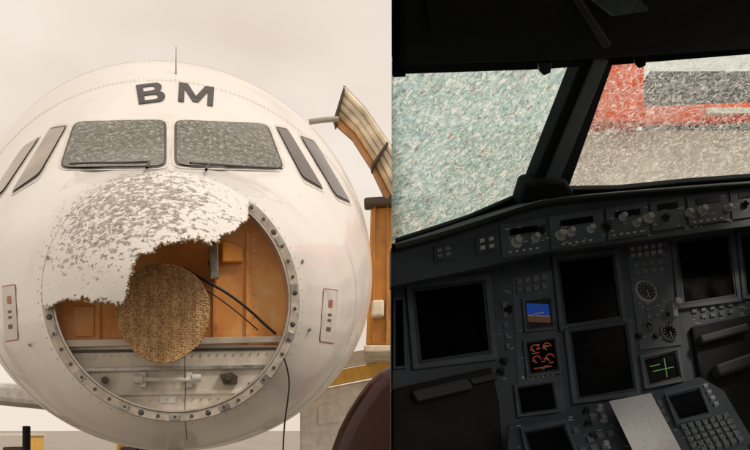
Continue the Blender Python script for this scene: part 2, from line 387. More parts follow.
wins=[([(76,123),(165,121),(165,168),(61,169)],m_crack,'windshield'),
      ([(176,121),(266,125),(283,170),(176,167)],m_crack,'windshield'),
      ([(276,128),(288,131),(323,190),(302,178)],m_sideg,'side_window'),
      ([(300,137),(315,143),(350,203),(335,196)],m_sideg,'side_window'),
      ([(50,130),(67,127),(40,175),(12,194)],m_sideg2,'side_window'),
      ([(22,150),(40,138),(4,192),(-14,205)],m_sideg2,'side_window')]
for q,mt,nm in wins:
    patch(nm+'_surround',q,0.003,m_seal,air,grow=5,e=0.22)
    patch(nm+'_frame',q,0.006,m_frame,air,grow=1.8,e=0.2)
    patch(nm,q,0.012,mt,air,e=0.18,grow=-0.8)
m_blk=M('black_paint',(0.02,0.02,0.02),0.5)
def surf_line(name,pts,r,mat,off=0.02): 
    P_=[hit(x,y,off) for x,y in pts]; P_=[p for p in P_ if p is not None]
    if len(P_)>1: tube(name,P_,r,mat,air)
surf_line('wiper',[(72,168),(95,167),(125,168),(150,167)],0.007,m_blk,0.03)
surf_line('wiper_arm',[(150,167),(149,170),(148,173)],0.008,m_blk,0.03)
surf_line('wiper',[(190,168),(215,169),(250,171),(280,172)],0.007,m_blk,0.03)
surf_line('wiper_arm',[(208,169),(206,172),(205,175)],0.008,m_blk,0.03)
m_seam=M('panel_seam',(0.38,0.35,0.31),0.6)
rv=[]
for s in (6.25,7.55,8.4):
    th=[math.radians(a) for a in range(-70,250,3)]
    if s==6.25: th=[t for t in th if t<math.radians(20) or t>math.radians(165)]
    for seg in ([t for t in th if t<math.radians(100)],[t for t in th if t>math.radians(100)]):
        if len(seg)>2: tube('panel_seam',[S(s,t) for t in seg],0.002,m_seam,air)
    for t in np.arange(min(th),max(th),math.radians(1.3)):
        if s==6.25 and math.radians(20)<t<math.radians(165): continue
        for ds in (-.035,.035):
            p=S(s+ds,t); n_=(p-W(s,0,fmid(s))).normalized(); rv.append(cylv(p-n_*.001,n_,.004,.0025,6))
for j in range(70):
    t=2*math.pi*j/70; p=S(4.955,t); n_=(p-W(5.2,0,.8)).normalized(); rv.append(cylv(p-n_*.002,n_,.005,.004,8))
v,f=join(rv); mk('skin_rivets',v,f,m_seam,air)
surf_line('panel_seam',[(171,175),(171,185),(170,196)],0.002,m_seam,0)
for pts in ([(300,195),(322,232),(335,280)],[(60,190),(30,230),(14,280)],[(296,400),(318,370),(335,345)],[(20,370),(40,398),(62,420)],[(300,215),(312,255),(316,290)]):
    surf_line('panel_seam',pts,0.0018,m_seam,0)
m_red=M('placard_red',(0.45,0.12,0.08),0.5); m_plw=M('placard_white',(0.70,0.66,0.61),0.5); m_pldk=M('placard_marks',(0.12,0.08,0.07),0.5)
def placard(q):
    patch('placard_border',q,0.003,m_red,air,e=0.12,nr=6); patch('placard',q,0.005,m_plw,air,e=0.12,nr=6,grow=-1.2)
    q=[Vector(p) for p in q]
    for (a,b0,c,d) in ((.38,.2,.66,.34),(.4,.45,.64,.5),(.4,.55,.64,.6),(.36,.7,.66,.78)):
        patch('placard_mark',[bil(q,a,b0),bil(q,c,b0),bil(q,c,d),bil(q,a,d)],0.007,m_pldk if b0!=.2 else m_red,air,e=0.3,nr=3,na=24)
placard([(323,288),(338,290),(334,344),(319,342)])
placard([(2,286),(16,284),(19,340),(5,342)])
for x,y in ((302,262),(48,258),(309,330),(30,345)):
    p=hit(x,y,0.0)
    if p is not None:
        v,f=join([cylv(p,-FW,0.012,0.015,12),cylv(p-FW*.015,-FW,0.005,0.05,10,0.003)]); mk('pitot_probe',v,f,m_steel,air)
p=hit(176,74,0)
if p: 
    v,f=cylv(p,(0,0,1),0.009,0.25,8,0.003); mk('whip_antenna',v,f,m_seam,air)
def glyph(name,polys,quad,off,mat):
    bm=bmesh.new()
    for outer,holes in polys:
        es=[]
        for loop in [outer]+holes:
            vs=[bm.verts.new((x,y,0)) for x,y in loop]
            for i in range(len(vs)): es.append(bm.edges.new((vs[i],vs[(i+1)%len(vs)])))
        bmesh.ops.triangle_fill(bm,edges=es,use_beauty=True)
    for i in range(1,10):
        for co,no in (((i/10,0,0),(1,0,0)),((0,i/10,0),(0,1,0))):
            bmesh.ops.bisect_plane(bm,geom=bm.verts[:]+bm.edges[:]+bm.faces[:],plane_co=co,plane_no=no)
    bmesh.ops.triangulate(bm,faces=bm.faces)
    for v in bm.verts:
        p=bil(quad,v.co.x,1-v.co.y); h=hit(p.x,p.y,off); v.co=h if h else Vector((0,0,0))
    me=bpy.data.meshes.new(name); bm.to_mesh(me); bm.free(); me.materials.append(mat)
    ob=bpy.data.objects.new(name,me); COL.objects.link(ob); ob.parent=air; ob.matrix_parent_inverse=air.matrix_basis.inverted()
m_let=M('lettering_paint',(0.03,0.025,0.025),0.45)
def halfround(x0,x1,y0,y1,n=10):
    r_=(y1-y0)/2; cx=x1-r_*.9
    return [(x0,y0)]+[(cx+r_*.9*math.cos(t),(y0+y1)/2+r_*math.sin(t)) for t in np.linspace(-math.pi/2,math.pi/2,n)]+[(x0,y1)]
lo=halfround(0,1.0,0,.54)[1:-1]; up=halfround(0,.93,.52,1.0)[1:-1]
Bo=[(0,0)]+lo[:-1]+[(.80,.525)]+up[1:]+[(0,1)]
Bh=[halfround(.24,.74,.15,.41,8),halfround(.24,.68,.62,.85,8)]
glyph('lettering_b',[(Bo,Bh)],[(136,86),(163,82.5),(166,101.5),(139,105)],0.008,m_let)
Mo=[(0,0),(0,1),(.25,1),(.5,.40),(.75,1),(1,1),(1,0),(.83,0),(.83,.70),(.58,.10),(.42,.10),(.17,.70),(.17,0)]
glyph('lettering_m',[(Mo,[])],[(179,83),(214,88),(213,107),(178,102)],0.008,m_let)
m_wing=M('wing_paint',(0.6,0.58,0.55),0.4)
for sg in (1,-1):
    prof=[W(15,sg*1.6,0.35),W(23,sg*17,1.9),W(24.6,sg*17,1.9),W(21.5,sg*1.6,0.35)]
    v,f=prism(prof,Vector((0,0,0.35))); mk('wing',v,f,m_wing,air,bevel=0.09)
    pr=[(0,.75),(0.1,.92),(.6,1.0),(2.0,1.0),(3.4,.7),(3.4,.6),(1.0,.8),(0.1,.8),(0,.75)]
    vs=[];fs=[];n=40
    for (ds,r_) in pr:
        for j in range(n):
            t=2*math.pi*j/n; vs.append(W(14.6+ds,sg*5.75+r_*math.cos(t),-0.35+r_*math.sin(t)))
    for i in range(len(pr)-1):
        for j in range(n): k=(j+1)%n; fs.append((i*n+j,i*n+k,(i+1)*n+k,(i+1)*n+j))
    mk('engine_nacelle',vs,fs,m_wing,air,smooth=True)
    v,f=prism([W(36,sg*.3,3.2),W(40,sg*6,3.6),W(41.5,sg*6,3.6),W(39.5,sg*.3,3.2)],Vector((0,0,.2))); mk('tailplane',v,f,m_wing,air,bevel=.05)
v,f=prism([W(32.5,-.12,3.6),W(38,-.12,9.6),W(40.5,-.12,9.6),W(39,-.12,3.4)],RT*.24); mk('tail_fin',v,f,m_wing,air,bevel=.05)
for s,l in ((9.3,0),(21,3.4),(21,-3.4)):
    parts=[cylv(W(s,l,GZ+.4),(0,0,1),.09,1.6,16)]
    for d in (-.28,.28): parts.append(cylv(W(s,l+d-.11,GZ+.4),RT,.4,.22,28))
    v,f=join(parts); mk('landing_gear',v,f,m_dark,air,bevel=.02)

# ================================================================ JET BRIDGE
jb=empty('jet_bridge',(0.6,12,GZ)); bpy.context.view_layer.update()
m_jc=M('bridge_canopy',(0.78,0.68,0.52),0.55,var=0.3,scale=4); m_jb=M('bridge_brown',(0.50,0.24,0.08),0.6,var=0.4,scale=2.5); m_jd=M('bridge_dark',(0.08,0.055,0.04),0.7)
m_jo=M('bridge_orange',(0.74,0.33,0.06),0.5,var=0.4,scale=1.6); m_jc2=M('bridge_canopy_tan',(0.62,0.46,0.27),0.6,var=.3,scale=4)
jp=Pl((0,11,0),(1,11,0),(0,11,1))
NB=5
def ep(t,k):
    top=[(344,85),(366,108),(388,140),(414,180)]; bot=[(333,121),(352,138),(370,166),(386,200)]
    return (top[k][0]*(1-t)+bot[k][0]*t, top[k][1]*(1-t)+bot[k][1]*t)
for i in range(NB):
    t0=i/NB; t1=(i+.93)/NB
    slab('canopy_fold',[ep(t0,k) for k in range(4)]+[ep(t1,k) for k in (3,2,1,0)],jp,-0.3,-0.02-0.04*i,(m_jc,m_jc,m_jc,m_jc2,m_jb)[i],jb,0.03)
slab('canopy_back',[ep(0,k) for k in range(4)]+[ep(1,k) for k in (3,2,1,0)],jp,-0.45,-0.32,m_jd,jb)
for k in (0,2):
    a=ep(0.05,k); c=ep(.97,k)
    slab('canopy_batten',[a,(a[0]+1.5,a[1]+2),(c[0]+1.5,c[1]+2),c],jp,-0.3,0.01,m_jd,jb,0.005)
slab('cabin',[(371,200),(440,196),(440,345),(366,345)],jp,-3.0,-0.4,m_jo,jb,0.03)
for x in (374,387): slab('cabin_rib',[(x,204),(x+1.5,204),(x+.2,342),(x-1.3,342)],jp,-0.4,-0.3,m_jb,jb,0.01)
slab('cabin_bumper',[(364,197),(440,193),(440,202),(364,205)],jp,-0.5,-0.2,m_jd,jb,0.03)
slab('cabin_light_box',[(372,300),(384,299),(384,316),(371,317)],jp,-0.4,-0.2,m_jc,jb,0.03)
slab('cabin_floor_edge',[(364,345),(440,345),(440,352),(364,352)],jp,-3,-0.3,m_jc,jb,0.02)
v,f=join([cylv((1.6,12.5,GZ),(0,0,1),.25,4.2,20),cylv((1.2,12.1,GZ+.45),(1,0,0),.45,.3,28),cylv((1.9,12.1,GZ+.45),(1,0,0),.45,.3,28)]); mk('support_column',v,f,m_jd,jb)
tube('canopy_arm',[at(309,122,10.8),at(322,120,10.8),at(338,119,10.9)],0.035,M('arm',(0.35,0.31,0.27),0.5),jb)
# service stairs behind nose
st=empty('boarding_stairs',(0,13,GZ)); bpy.context.view_layer.update()
m_yel=M('yellow_paint',(0.85,0.52,0.10),0.45); m_cr=M('cream_paint',(0.82,0.78,0.70),0.5)
sp_=Pl((0,13,0),(1,13,0),(0,13,1))
slab('stringer',[(300,360),(440,338),(440,350),(300,376)],sp_,-0.1,0,m_cr,st)
slab('stringer_stripe',[(300,377),(440,351),(440,364),(300,392)],sp_,-0.14,-0.02,m_yel,st)
slab('lower_body',[(300,393),(440,366),(440,470),(300,470)],sp_,-1.4,-0.1,m_cr,st,0.03)
for i in range(7): slab('step',[(310+i*19,364-i*4),(322+i*19,364-i*4),(322+i*19,367-i*4),(310+i*19,367-i*4)],sp_,-1.3,-0.15,m_jd,st)
slab('access_hatch',[(318,406),(340,402),(340,422),(318,425)],sp_,-.1,-.07,m_cr,st,.01)
v,f=join([cylv((-.6,13.0,GZ+.35),(0,-1,0),.35,.2,24),cylv((1.2,13.0,GZ+.35),(0,-1,0),.35,.2,24)]); mk('wheels',v,f,m_dark,st)
# maroon ground power cart close by
gc=empty('ground_power_cart',(0.5,4.8,GZ)); bpy.context.view_layer.update()
gp=Pl((0,4.65,0),(1,4.65,0),(0,4.65,1))
hood=[(326,470),(331,449),(338,430),(347,412),(357,396),(368,381),(380,370),(396,362),(430,358),(500,358),(500,470)]
m_mar=M('maroon_paint',(0.05,0.011,0.005),0.35,var=0.4,scale=3)
slab('hood',hood,gp,-0.6,0,m_mar,gc,0.2)
v,f=boxv(-.18,.8,4.7,5.2,GZ+.45,-0.2); mk('chassis',v,f,m_mar,gc,bevel=.04)
v,f=join([cylv((x,y,GZ+.3),(0,1,0),.3,.18,28) for x in (.0,.6) for y in (4.62,5.1)]); mk('wheels',v,f,m_dark,gc,bevel=.02)

# terminal seen through the shattered windshield
tb=empty('terminal_building',(14,34,GZ)); bpy.context.view_layer.update()
m_wall=M('terminal_wall',(0.66,0.58,0.50),0.8,scale=1); m_oran=M('terminal_orange',(0.90,0.11,0.025),0.5,var=0.1,scale=1); m_gl=M('terminal_glass',(0.04,0.06,0.07),0.1)
m_pl=M('roof_plant_metal',(0.10,0.11,0.11),0.6,scale=1)
v,f=boxv(3.0,22,32,50,GZ,11.5); mk('main_hall',v,f,m_wall,tb)
v,f=prism([(6.9,31.6,11.55),(22.3,31.6,12.0),(22.3,31.6,12.8),(6.9,31.6,12.1)],Vector((0,.4,0))); mk('orange_fascia',v,f,m_oran,tb)
v,f=boxv(8.3,10.0,31.0,33.0,11.5,13.7); mk('orange_stair_tower',v,f,m_oran,tb)
v,f=boxv(10.9,22.3,33.0,34.0,11.5,14.2); mk('roof_plant',v,f,m_pl,tb)
v,f=boxv(12.5,15.3,31.4,31.59,11.95,12.15); mk('fascia_light_strip',v,f,m_cr,tb)
parts=[boxv(3.6+i*2.3,5.4+i*2.3,31.9,32.0,z,z+1.8) for i in range(8) for z in (-.5,3.0,6.5)]
v,f=join(parts); mk('windows',v,f,m_gl,tb)
for i,(x,y) in enumerate(((-13.2,30),(-11.2,40))):
    e_=empty('baggage_cart',(x,y,GZ)); bpy.context.view_layer.update()
    v,f=join([boxv(x-1,x+1,y-.7,y+.7,GZ+.4,GZ+.55),boxv(x-1,x-.9,y-.7,y+.7,GZ+.55,GZ+1.7),boxv(x+.9,x+1,y-.7,y+.7,GZ+.55,GZ+1.7)]); mk('frame',v,f,m_yel,e_)
    v,f=boxv(x-1.05,x+1.05,y-.75,y+.75,GZ+1.7,GZ+1.78); mk('roof',v,f,m_cr,e_)
    v,f=join([boxv(x-.8,x-.1,y-.5,y+.5,GZ+.56,GZ+1.1),boxv(x,x+.7,y-.5,y+.4,GZ+.56,GZ+1.3)]); mk('luggage',v,f,m_jd,e_,bevel=.05)
    v,f=join([cylv((x+a,y-.75,GZ+.22),(0,1,0),.22,.12,16) for a in (-.7,.7)]+[cylv((x+a,y+.6,GZ+.22),(0,1,0),.22,.12,16) for a in (-.7,.7)]); mk('wheels',v,f,m_dark,e_)

# ================================================================ COCKPIT
ck=empty('cockpit',(1.2,3,GZ)); bpy.context.view_layer.update()
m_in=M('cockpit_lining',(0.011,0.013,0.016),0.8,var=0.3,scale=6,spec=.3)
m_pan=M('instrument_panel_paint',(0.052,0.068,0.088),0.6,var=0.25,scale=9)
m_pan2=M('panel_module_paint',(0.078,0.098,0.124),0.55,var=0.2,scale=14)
m_bez=M('display_bezel',(0.035,0.043,0.055),0.5)
m_scr=M('dark_screen',(0.002,0.002,0.003),0.25,var=0.0,spec=0.08)
m_key=M('key_cap',(0.13,0.15,0.17),0.5,var=.3,scale=30); m_keyl=M('label_white',(0.36,0.39,0.40),0.5,var=.3,scale=20); m_knob=M('knob_grey',(0.34,0.36,0.36),0.45)
m_knd=M('knob_black',(0.012,0.014,0.016),0.4)
MP=Pl(at(391,300,3.3),at(750,240,4.0),at(570,400,3.35))
GP=Pl(MP.p+MP.n*0.2,MP.p+MP.n*0.2+MP.n.orthogonal(),MP.p+MP.n*0.2+MP.n.cross(MP.n.orthogonal()))
PP=Pl(MP.P(512,412,0.03),MP.P(700,372,0.03),at(640,462,2.75))
TL=at(391,60,2.85); PT=at(596,60,3.55); PB=at(546,200,4.35)
WL=Pl(TL,PT,PB); WR=Pl(PT,PB,at(760,186,4.45))
def glass(name,c1,c2,tr0,tr1,web,flk):
    m,nt=newmat(name); L=nt.links.new
    out=N(nt,'ShaderNodeOutputMaterial'); tc=N(nt,'ShaderNodeTexCoord'); P=tc.outputs['Object']
    wn=N(nt,'ShaderNodeTexNoise',i_Scale=16.0,i_Detail=3.0); L(P,wn.inputs['Vector'])
    wa=N(nt,'ShaderNodeMixRGB',i_0=0.10); L(P,wa.inputs[1]); L(wn.outputs['Color'],wa.inputs[2])
    v1=N(nt,'ShaderNodeTexVoronoi',i_Scale=95.0); L(wa.outputs[0],v1.inputs['Vector'])
    s1=N(nt,'ShaderNodeSeparateColor'); L(v1.outputs['Color'],s1.inputs[0])
    v2=N(nt,'ShaderNodeTexVoronoi',feature='DISTANCE_TO_EDGE',i_Scale=44.0); L(wa.outputs[0],v2.inputs['Vector'])
    nf=N(nt,'ShaderNodeTexNoise',i_Scale=34.0,i_Detail=6.0,i_Roughness=0.8); L(P,nf.inputs['Vector'])
    nb=N(nt,'ShaderNodeTexNoise',i_Scale=4.0,i_Detail=4.0,i_Roughness=.7); L(P,nb.inputs['Vector'])
    a=N(nt,'ShaderNodeMath',operation='MULTIPLY_ADD',i_1=0.38); L(s1.outputs[0],a.inputs[0]); 
    b0=N(nt,'ShaderNodeMath',operation='MULTIPLY_ADD',i_1=1.4,i_2=-0.30); L(nf.outputs[0],b0.inputs[0]); L(b0.outputs[0],a.inputs[2])
    c=ramp(nt,a.outputs[0],[(0.20,tuple(x*.15 for x in c1)),(0.38,c1),(0.64,c2),(0.84,(0.97,0.98,0.96))])
    e=ramp(nt,v2.outputs['Distance'],[(0.0,1.0),(0.07,0.0)])
    brk=ramp(nt,nb.outputs[0],[(0.42,0.15),(0.6,1.0)])
    e2=N(nt,'ShaderNodeMath',operation='MULTIPLY'); L(e.outputs[0],e2.inputs[0]); L(brk.outputs[0],e2.inputs[1])
    em=N(nt,'ShaderNodeMath',operation='MULTIPLY',i_1=web); L(e2.outputs[0],em.inputs[0])
    mxx=N(nt,'ShaderNodeMixRGB'); mxx.inputs[2].default_value=(0.97,0.98,0.96,1); L(em.outputs[0],mxx.inputs[0]); L(c.outputs[0],mxx.inputs[1])
    # stray tinted flecks where the plies separate
    fk=ramp(nt,s1.outputs[2],[(0.955,0.0),(0.965,flk)])
    fm=N(nt,'ShaderNodeMixRGB'); fm.inputs[2].default_value=(0.35,0.12,0.06,1); L(fk.outputs[0],fm.inputs[0]); L(mxx.outputs[0],fm.inputs[1])
    tl=N(nt,'ShaderNodeBsdfTranslucent'); L(fm.outputs[0],tl.inputs[0])
    tr=N(nt,'ShaderNodeBsdfTransparent'); tr.inputs[0].default_value=(0.82,0.92,0.90,1)
    ad=N(nt,'ShaderNodeMath',operation='MULTIPLY_ADD',i_1=0.6); L(s1.outputs[1],ad.inputs[0]); L(nb.outputs[0],ad.inputs[2])
    f=ramp(nt,ad.outputs[0],[(0.45,tr0),(1.05,tr1)])
    sub=N(nt,'ShaderNodeMath',operation='SUBTRACT',use_clamp=True); L(f.outputs[0],sub.inputs[0]); L(em.outputs[0],sub.inputs[1])
    m2=N(nt,'ShaderNodeMixShader'); L(sub.outputs[0],m2.inputs[0]); L(tl.outputs[0],m2.inputs[1]); L(tr.outputs[0],m2.inputs[2]); L(m2.outputs[0],out.inputs[0])
    return m
g1=glass('shattered_glass',(0.24,0.40,0.39),(0.46,0.68,0.64),0.06,0.30,0.5,0.8)
g2=glass('shattered_glass_clearer',(0.34,0.36,0.34),(0.66,0.70,0.66),0.40,0.98,0.7,0.2)
mk('windshield_pane',[WL.P(391.5,40),WL.P(600,40),WL.P(540,215),WL.P(391.5,265)],[(0,1,2,3)],g1,ck)
mk('windshield_pane',[WR.P(600,40),WR.P(860,30),WR.P(860,215),WR.P(540,215)],[(0,1,2,3)],g2,ck)
m_pil=M('pillar_grey',(0.15,0.19,0.22),0.5,var=.2)
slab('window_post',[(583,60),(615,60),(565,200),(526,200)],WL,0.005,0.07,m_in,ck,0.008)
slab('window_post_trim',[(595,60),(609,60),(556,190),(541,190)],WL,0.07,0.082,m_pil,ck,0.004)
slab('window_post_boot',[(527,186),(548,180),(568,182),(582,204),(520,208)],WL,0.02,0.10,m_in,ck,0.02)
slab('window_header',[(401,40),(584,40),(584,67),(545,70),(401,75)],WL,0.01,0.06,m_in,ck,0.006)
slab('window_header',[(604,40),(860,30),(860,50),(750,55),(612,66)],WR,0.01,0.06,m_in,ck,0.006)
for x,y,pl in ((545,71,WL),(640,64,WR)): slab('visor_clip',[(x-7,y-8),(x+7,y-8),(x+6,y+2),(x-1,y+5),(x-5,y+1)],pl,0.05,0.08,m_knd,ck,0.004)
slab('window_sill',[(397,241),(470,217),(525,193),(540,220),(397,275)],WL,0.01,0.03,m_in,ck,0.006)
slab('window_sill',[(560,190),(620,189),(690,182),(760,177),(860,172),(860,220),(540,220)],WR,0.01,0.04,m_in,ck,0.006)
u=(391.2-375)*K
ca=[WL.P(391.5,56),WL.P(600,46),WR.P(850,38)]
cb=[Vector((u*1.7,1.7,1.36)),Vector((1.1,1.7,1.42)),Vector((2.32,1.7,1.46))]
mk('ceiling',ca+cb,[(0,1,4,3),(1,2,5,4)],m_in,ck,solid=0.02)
mk('left_header_seal',*prism([WL.P(392,50,.012),WL.P(404,50,.012),WL.P(404,75,.012),WL.P(392,75.5,.012)],WL.n*.01),m_in,ck)
OV=Pl(at(391,62,2.7),at(760,44,3.4),at(391,-60,2.0))
slab('overhead_panel',[(399,-30),(800,-30),(800,47),(612,60),(399,68)],OV,-0.06,0.0,m_in,ck,0.02)
m_ovg=M('overhead_grey',(0.018,0.021,0.024),0.5)
slab('overhead_module',[(420,-28),(575,-28),(556,8),(520,36),(430,40)],OV,0.0,0.03,m_in,ck,0.01)
slab('overhead_rail',[(560,-20),(568,-20),(612,46),(604,50)],OV,0.0,0.035,m_ovg,ck,0.005)
slab('overhead_module',[(590,2),(634,-4),(650,12),(612,18)],OV,0.0,0.03,M('overhead_teal_reflection',(0.05,0.08,0.085),0.35,var=.9,scale=40),ck,0.01)  # teal reflections painted into this module's mottled colour
def poly(name,pts,mat): mk(name,pts,[tuple(range(len(pts)))],mat,ck)
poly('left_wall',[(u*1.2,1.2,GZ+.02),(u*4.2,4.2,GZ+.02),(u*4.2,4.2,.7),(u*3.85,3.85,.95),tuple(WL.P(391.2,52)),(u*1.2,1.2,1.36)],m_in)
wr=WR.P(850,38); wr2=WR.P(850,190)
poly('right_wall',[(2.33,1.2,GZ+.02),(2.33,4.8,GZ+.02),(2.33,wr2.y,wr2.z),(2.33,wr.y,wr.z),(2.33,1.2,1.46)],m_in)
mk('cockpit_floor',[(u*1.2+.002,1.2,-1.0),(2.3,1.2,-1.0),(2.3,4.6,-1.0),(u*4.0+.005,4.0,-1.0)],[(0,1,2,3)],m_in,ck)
# glareshield
def G(px,py,o=0): return GP.P(px,py,o)
edge=[(391.5,247),(430,237),(475,223),(520,208),(545,201),(590,196),(660,190),(750,183),(860,175)]
back=[WL.P(391.5,244,.02),WL.P(430,232,.02),WL.P(475,217,.02),WL.P(522,202,.02),WL.P(545,201,.02),WR.P(590,198,.02),WR.P(660,194,.02),WR.P(750,190,.02),WR.P(860,184,.02)]
vs=[G(x,y,.02) for x,y in edge]+back; n=len(edge)
mk('glareshield_top',vs,[(i,i+1,i+1+n,i+n) for i in range(n-1)],m_in,ck,solid=0.02)
roll=[G(x,y+1.5,.025) for x,y in edge]; tube('glareshield_padding',[G(394,248,.025)]+roll[1:],0.015,m_knd,ck)
lower=[(860,214),(750,226),(660,238),(590,247),(545,252),(505,262),(470,270),(430,278),(391.5,286)]
slab('glareshield_face',edge+lower,GP,-0.03,0,M('glareshield_paint',(0.036,0.048,0.06),.6,var=.3,scale=5),ck,0.003)
vs=[G(x,y,0) for x,y in lower]+[MP.P(x,y-4,0) for x,y in lower]
mk('glareshield_underside',vs,[(i,i+1,i+1+9,i+9) for i in range(8)],m_in,ck)
def Q(cx,cy,w_,h_,slx=-0.135,sly=0.09):
    r_=[]
    for a,b_ in ((-1,-1),(1,-1),(1,1),(-1,1)):
        dx=a*w_/2; dy=b_*h_/2
        r_.append((cx+dx+dy*sly,cy+dy+dx*slx))
    return r_
def quadslab(name,q,pl,h0,h1,mat,bev=0.002): return slab(name,q,pl,h0,h1,mat,ck,bev)
for cx,cy,w_,h_ in ((524,238,46,34),(577,229,54,33),(628,221,42,32),(668,214,34,30),(708,208,40,30),(750,202,38,30)):
    quadslab('autopilot_module',Q(cx,cy,w_,h_,-.15),GP,0,0.008,m_pan)
    quadslab('autopilot_window',Q(cx,cy-8,w_*.6,6,-.15),GP,0.008,0.011,m_scr,0.0005)
for cx,cy,w_,h_ in ((487,243,22,18),(444,252,20,16)): 
    quadslab('warning_module',Q(cx,cy,w_,h_,-.2),GP,0,0.008,m_bez)
def knob(px,py,pl,r_,h,mat,h0=0.0,skirt=True):
    c=pl.P(px,py,h0); parts=[]
    if skirt: parts.append(cylv(c,pl.n,r_*1.35,h*.25,20,r_*1.2))
    parts.append(cylv(c,pl.n,r_,h,20,r_*.82))
    ln=pl.n.orthogonal().normalized(); e=pl.n.cross(ln)*r_*.1
    parts.append(prism([c+pl.n*h+ln*r_*.1+e,c+pl.n*h+ln*r_*.75+e,c+pl.n*h+ln*r_*.75-e,c+pl.n*h+ln*r_*.1-e],pl.n*.002))
    v,f=join(parts); return mk('knob',v,f,mat,ck,bevel=0.001)
for i,(x,y) in enumerate([(516,241),(535,237),(541,229),(560,234),(570,231),(590,228),(606,225),(622,216),(636,222),(648,217),(665,216),(688,212),(702,209),(727,207),(744,203)]):
    knob(x,y+2,GP,0.014 if i%3 else 0.018,0.03,m_knob if i%4!=2 else m_knd,0.008)
def keys(q,nx,ny,pl,h0,h1,mat,fill=0.7,name='keys',jit=0.0):
    q=[Vector(p) for p in q]; parts=[]
    for i in range(nx):
        for j in range(ny):
            if jit and random.random()<jit: continue
            a0=(i+.5-fill/2)/nx;a1=(i+.5+fill/2)/nx;b0=(j+.5-fill/2)/ny;b1=(j+.5+fill/2)/ny
            top=[pl.P(*bil(q,a,b_),h1) for a,b_ in ((a0,b0),(a1,b0),(a1,b1),(a0,b1))]
            parts.append(prism(top,-pl.n*(h1-h0)))
    v,f=join(parts); return mk(name,v,f,mat,ck)
keys(Q(487,243,18,14,-.2),2,2,GP,.008,.014,m_keyl,.5)
keys(Q(444,252,16,11,-.2),2,2,GP,.008,.013,m_key,.6)
for cx,cy in ((524,250),(577,242),(628,233),(708,220)): keys(Q(cx,cy,34,4,-.15),5,1,GP,.008,.012,m_keyl,.4,'push_buttons')
v,f=prism([MP.P(x,y) for x,y in [(392.5,275),(860,200),(860,520),(392.5,520)]],-MP.n*.03)
mk('main_panel',v,f,m_pan,ck)
def display(q,pl=MP,b=7,h=0.018,mat=m_scr,bm_=m_pan2,screws=True):
    q=[Vector(p) for p in q]; c=sum(q,Vector((0,0)))/4
    o=[p+Vector((math.copysign(b,(p-c).x),math.copysign(b,(p-c).y))) for p in q]
    mid=[p+(r_-p)*.35 for p,r_ in zip(q,o)]
    def fr(outer,inner,h0,h1,m):
        vs=[pl.P(*p,h1) for p in outer]+[pl.P(*p,h1) for p in inner]
        vs+= [v-pl.n*(h1-h0) for v in vs]
        fs=[]
        for i in range(4):
            j=(i+1)%4
            fs+=[(i,j,j+4,i+4),(i+8,j+8,j,i),(i+4,j+4,j+12,i+12)]
        mk('display_bezel',vs,fs,m,ck,bevel=0.002)
    fr(o,mid,0,h,bm_); fr(mid,q,0,h*.7,m_bez)
    mk('display_screen',[pl.P(*p,h*.25) for p in q],[(0,1,2,3)],mat,ck)
    if screws and b>4:
        for p,r_ in zip(q,o):
            s_=p+(r_-p)*.62; v,f=cylv(pl.P(s_.x,s_.y,h),pl.n,.005,.002,10); mk('screw',v,f,m_key,ck)
display([(415,291),(482,282),(489,350),(422,360)],b=9)
display([(396,300),(402,299),(404,365),(396,366)],b=2.5)
display([(559,262),(612,255),(620,316),(567,324)])
display([(571,332),(625,325),(634,388),(580,397)])
display([(678,243),(727,236),(735,294),(685,302)])
display([(742,236),(790,230),(800,290),(748,294)],b=5)
def screen_mat(name,stops,strength):
    m,nt=newmat(name); L=nt.links.new
    out=N(nt,'ShaderNodeOutputMaterial'); b=N(nt,'ShaderNodeBsdfPrincipled'); L(b.outputs[0],out.inputs[0])
    b.inputs['Base Color'].default_value=(0.005,0.005,0.006,1); b.inputs['Roughness'].default_value=0.2
    tc=N(nt,'ShaderNodeTexCoord'); sx=N(nt,'ShaderNodeSeparateXYZ'); L(tc.outputs['Generated'],sx.inputs[0])
    r=ramp(nt,sx.outputs[2],stops,'CONSTANT'); L(r.outputs[0],b.inputs['Emission Color']); b.inputs['Emission Strength'].default_value=strength
    return m
m_att=screen_mat('attitude_display',[(0,(0.01,.01,.012)),(.20,(0.14,0.06,0.035)),(.40,(0.2,0.2,0.2)),(.43,(0.02,0.07,0.36)),(.82,(0.01,.01,.012))],0.45)
display([(526,302),(549,299),(552,325),(529,328)],b=4,mat=m_att)
display([(527,343),(554,339),(558,369),(531,373)],b=4)
m_er=M('screen_red',(0.02,0,0),0.4,emit=(0.7,0.10,0.04),estr=0.3); m_ew=M('screen_amber',(0.02,0.01,0),0.4,emit=(0.6,0.3,0.12),estr=0.25); m_eg=M('screen_green',(0,0.02,0),0.4,emit=(0.25,0.7,0.12),estr=0.3)
def arc(cx,cy,r_,a0,a1,mat,pl=MP,h=.0085,th=.0018):
    tube('gauge_arc',[pl.P(cx+r_*math.cos(t),cy-r_*math.sin(t),h) for t in np.linspace(a0,a1,12)],th,mat,ck)
for cx,cy in ((535,349),(547,347),(537,360),(550,358)):
    arc(cx,cy,4.2,0.2,3.6,m_er); arc(cx,cy,2.4,3.0,4.6,m_ew)
for i in range(7):
    x=532+random.random()*18; y=344+random.random()*22
    slab('readout',[(x,y),(x+4,y-.6),(x+4,y+.2),(x,y+.8)],MP,.005,.0065,m_ew if i%2 else m_er,ck,0)
slab('readout',[(534,368),(552,365.8),(552,366.5),(534,368.8)],MP,.005,.0065,m_er,ck,0)
slab('horizon_mark',[(534,313.3),(544,312),(544,312.7),(534,314)],MP,.005,.0065,m_ew,ck,0)
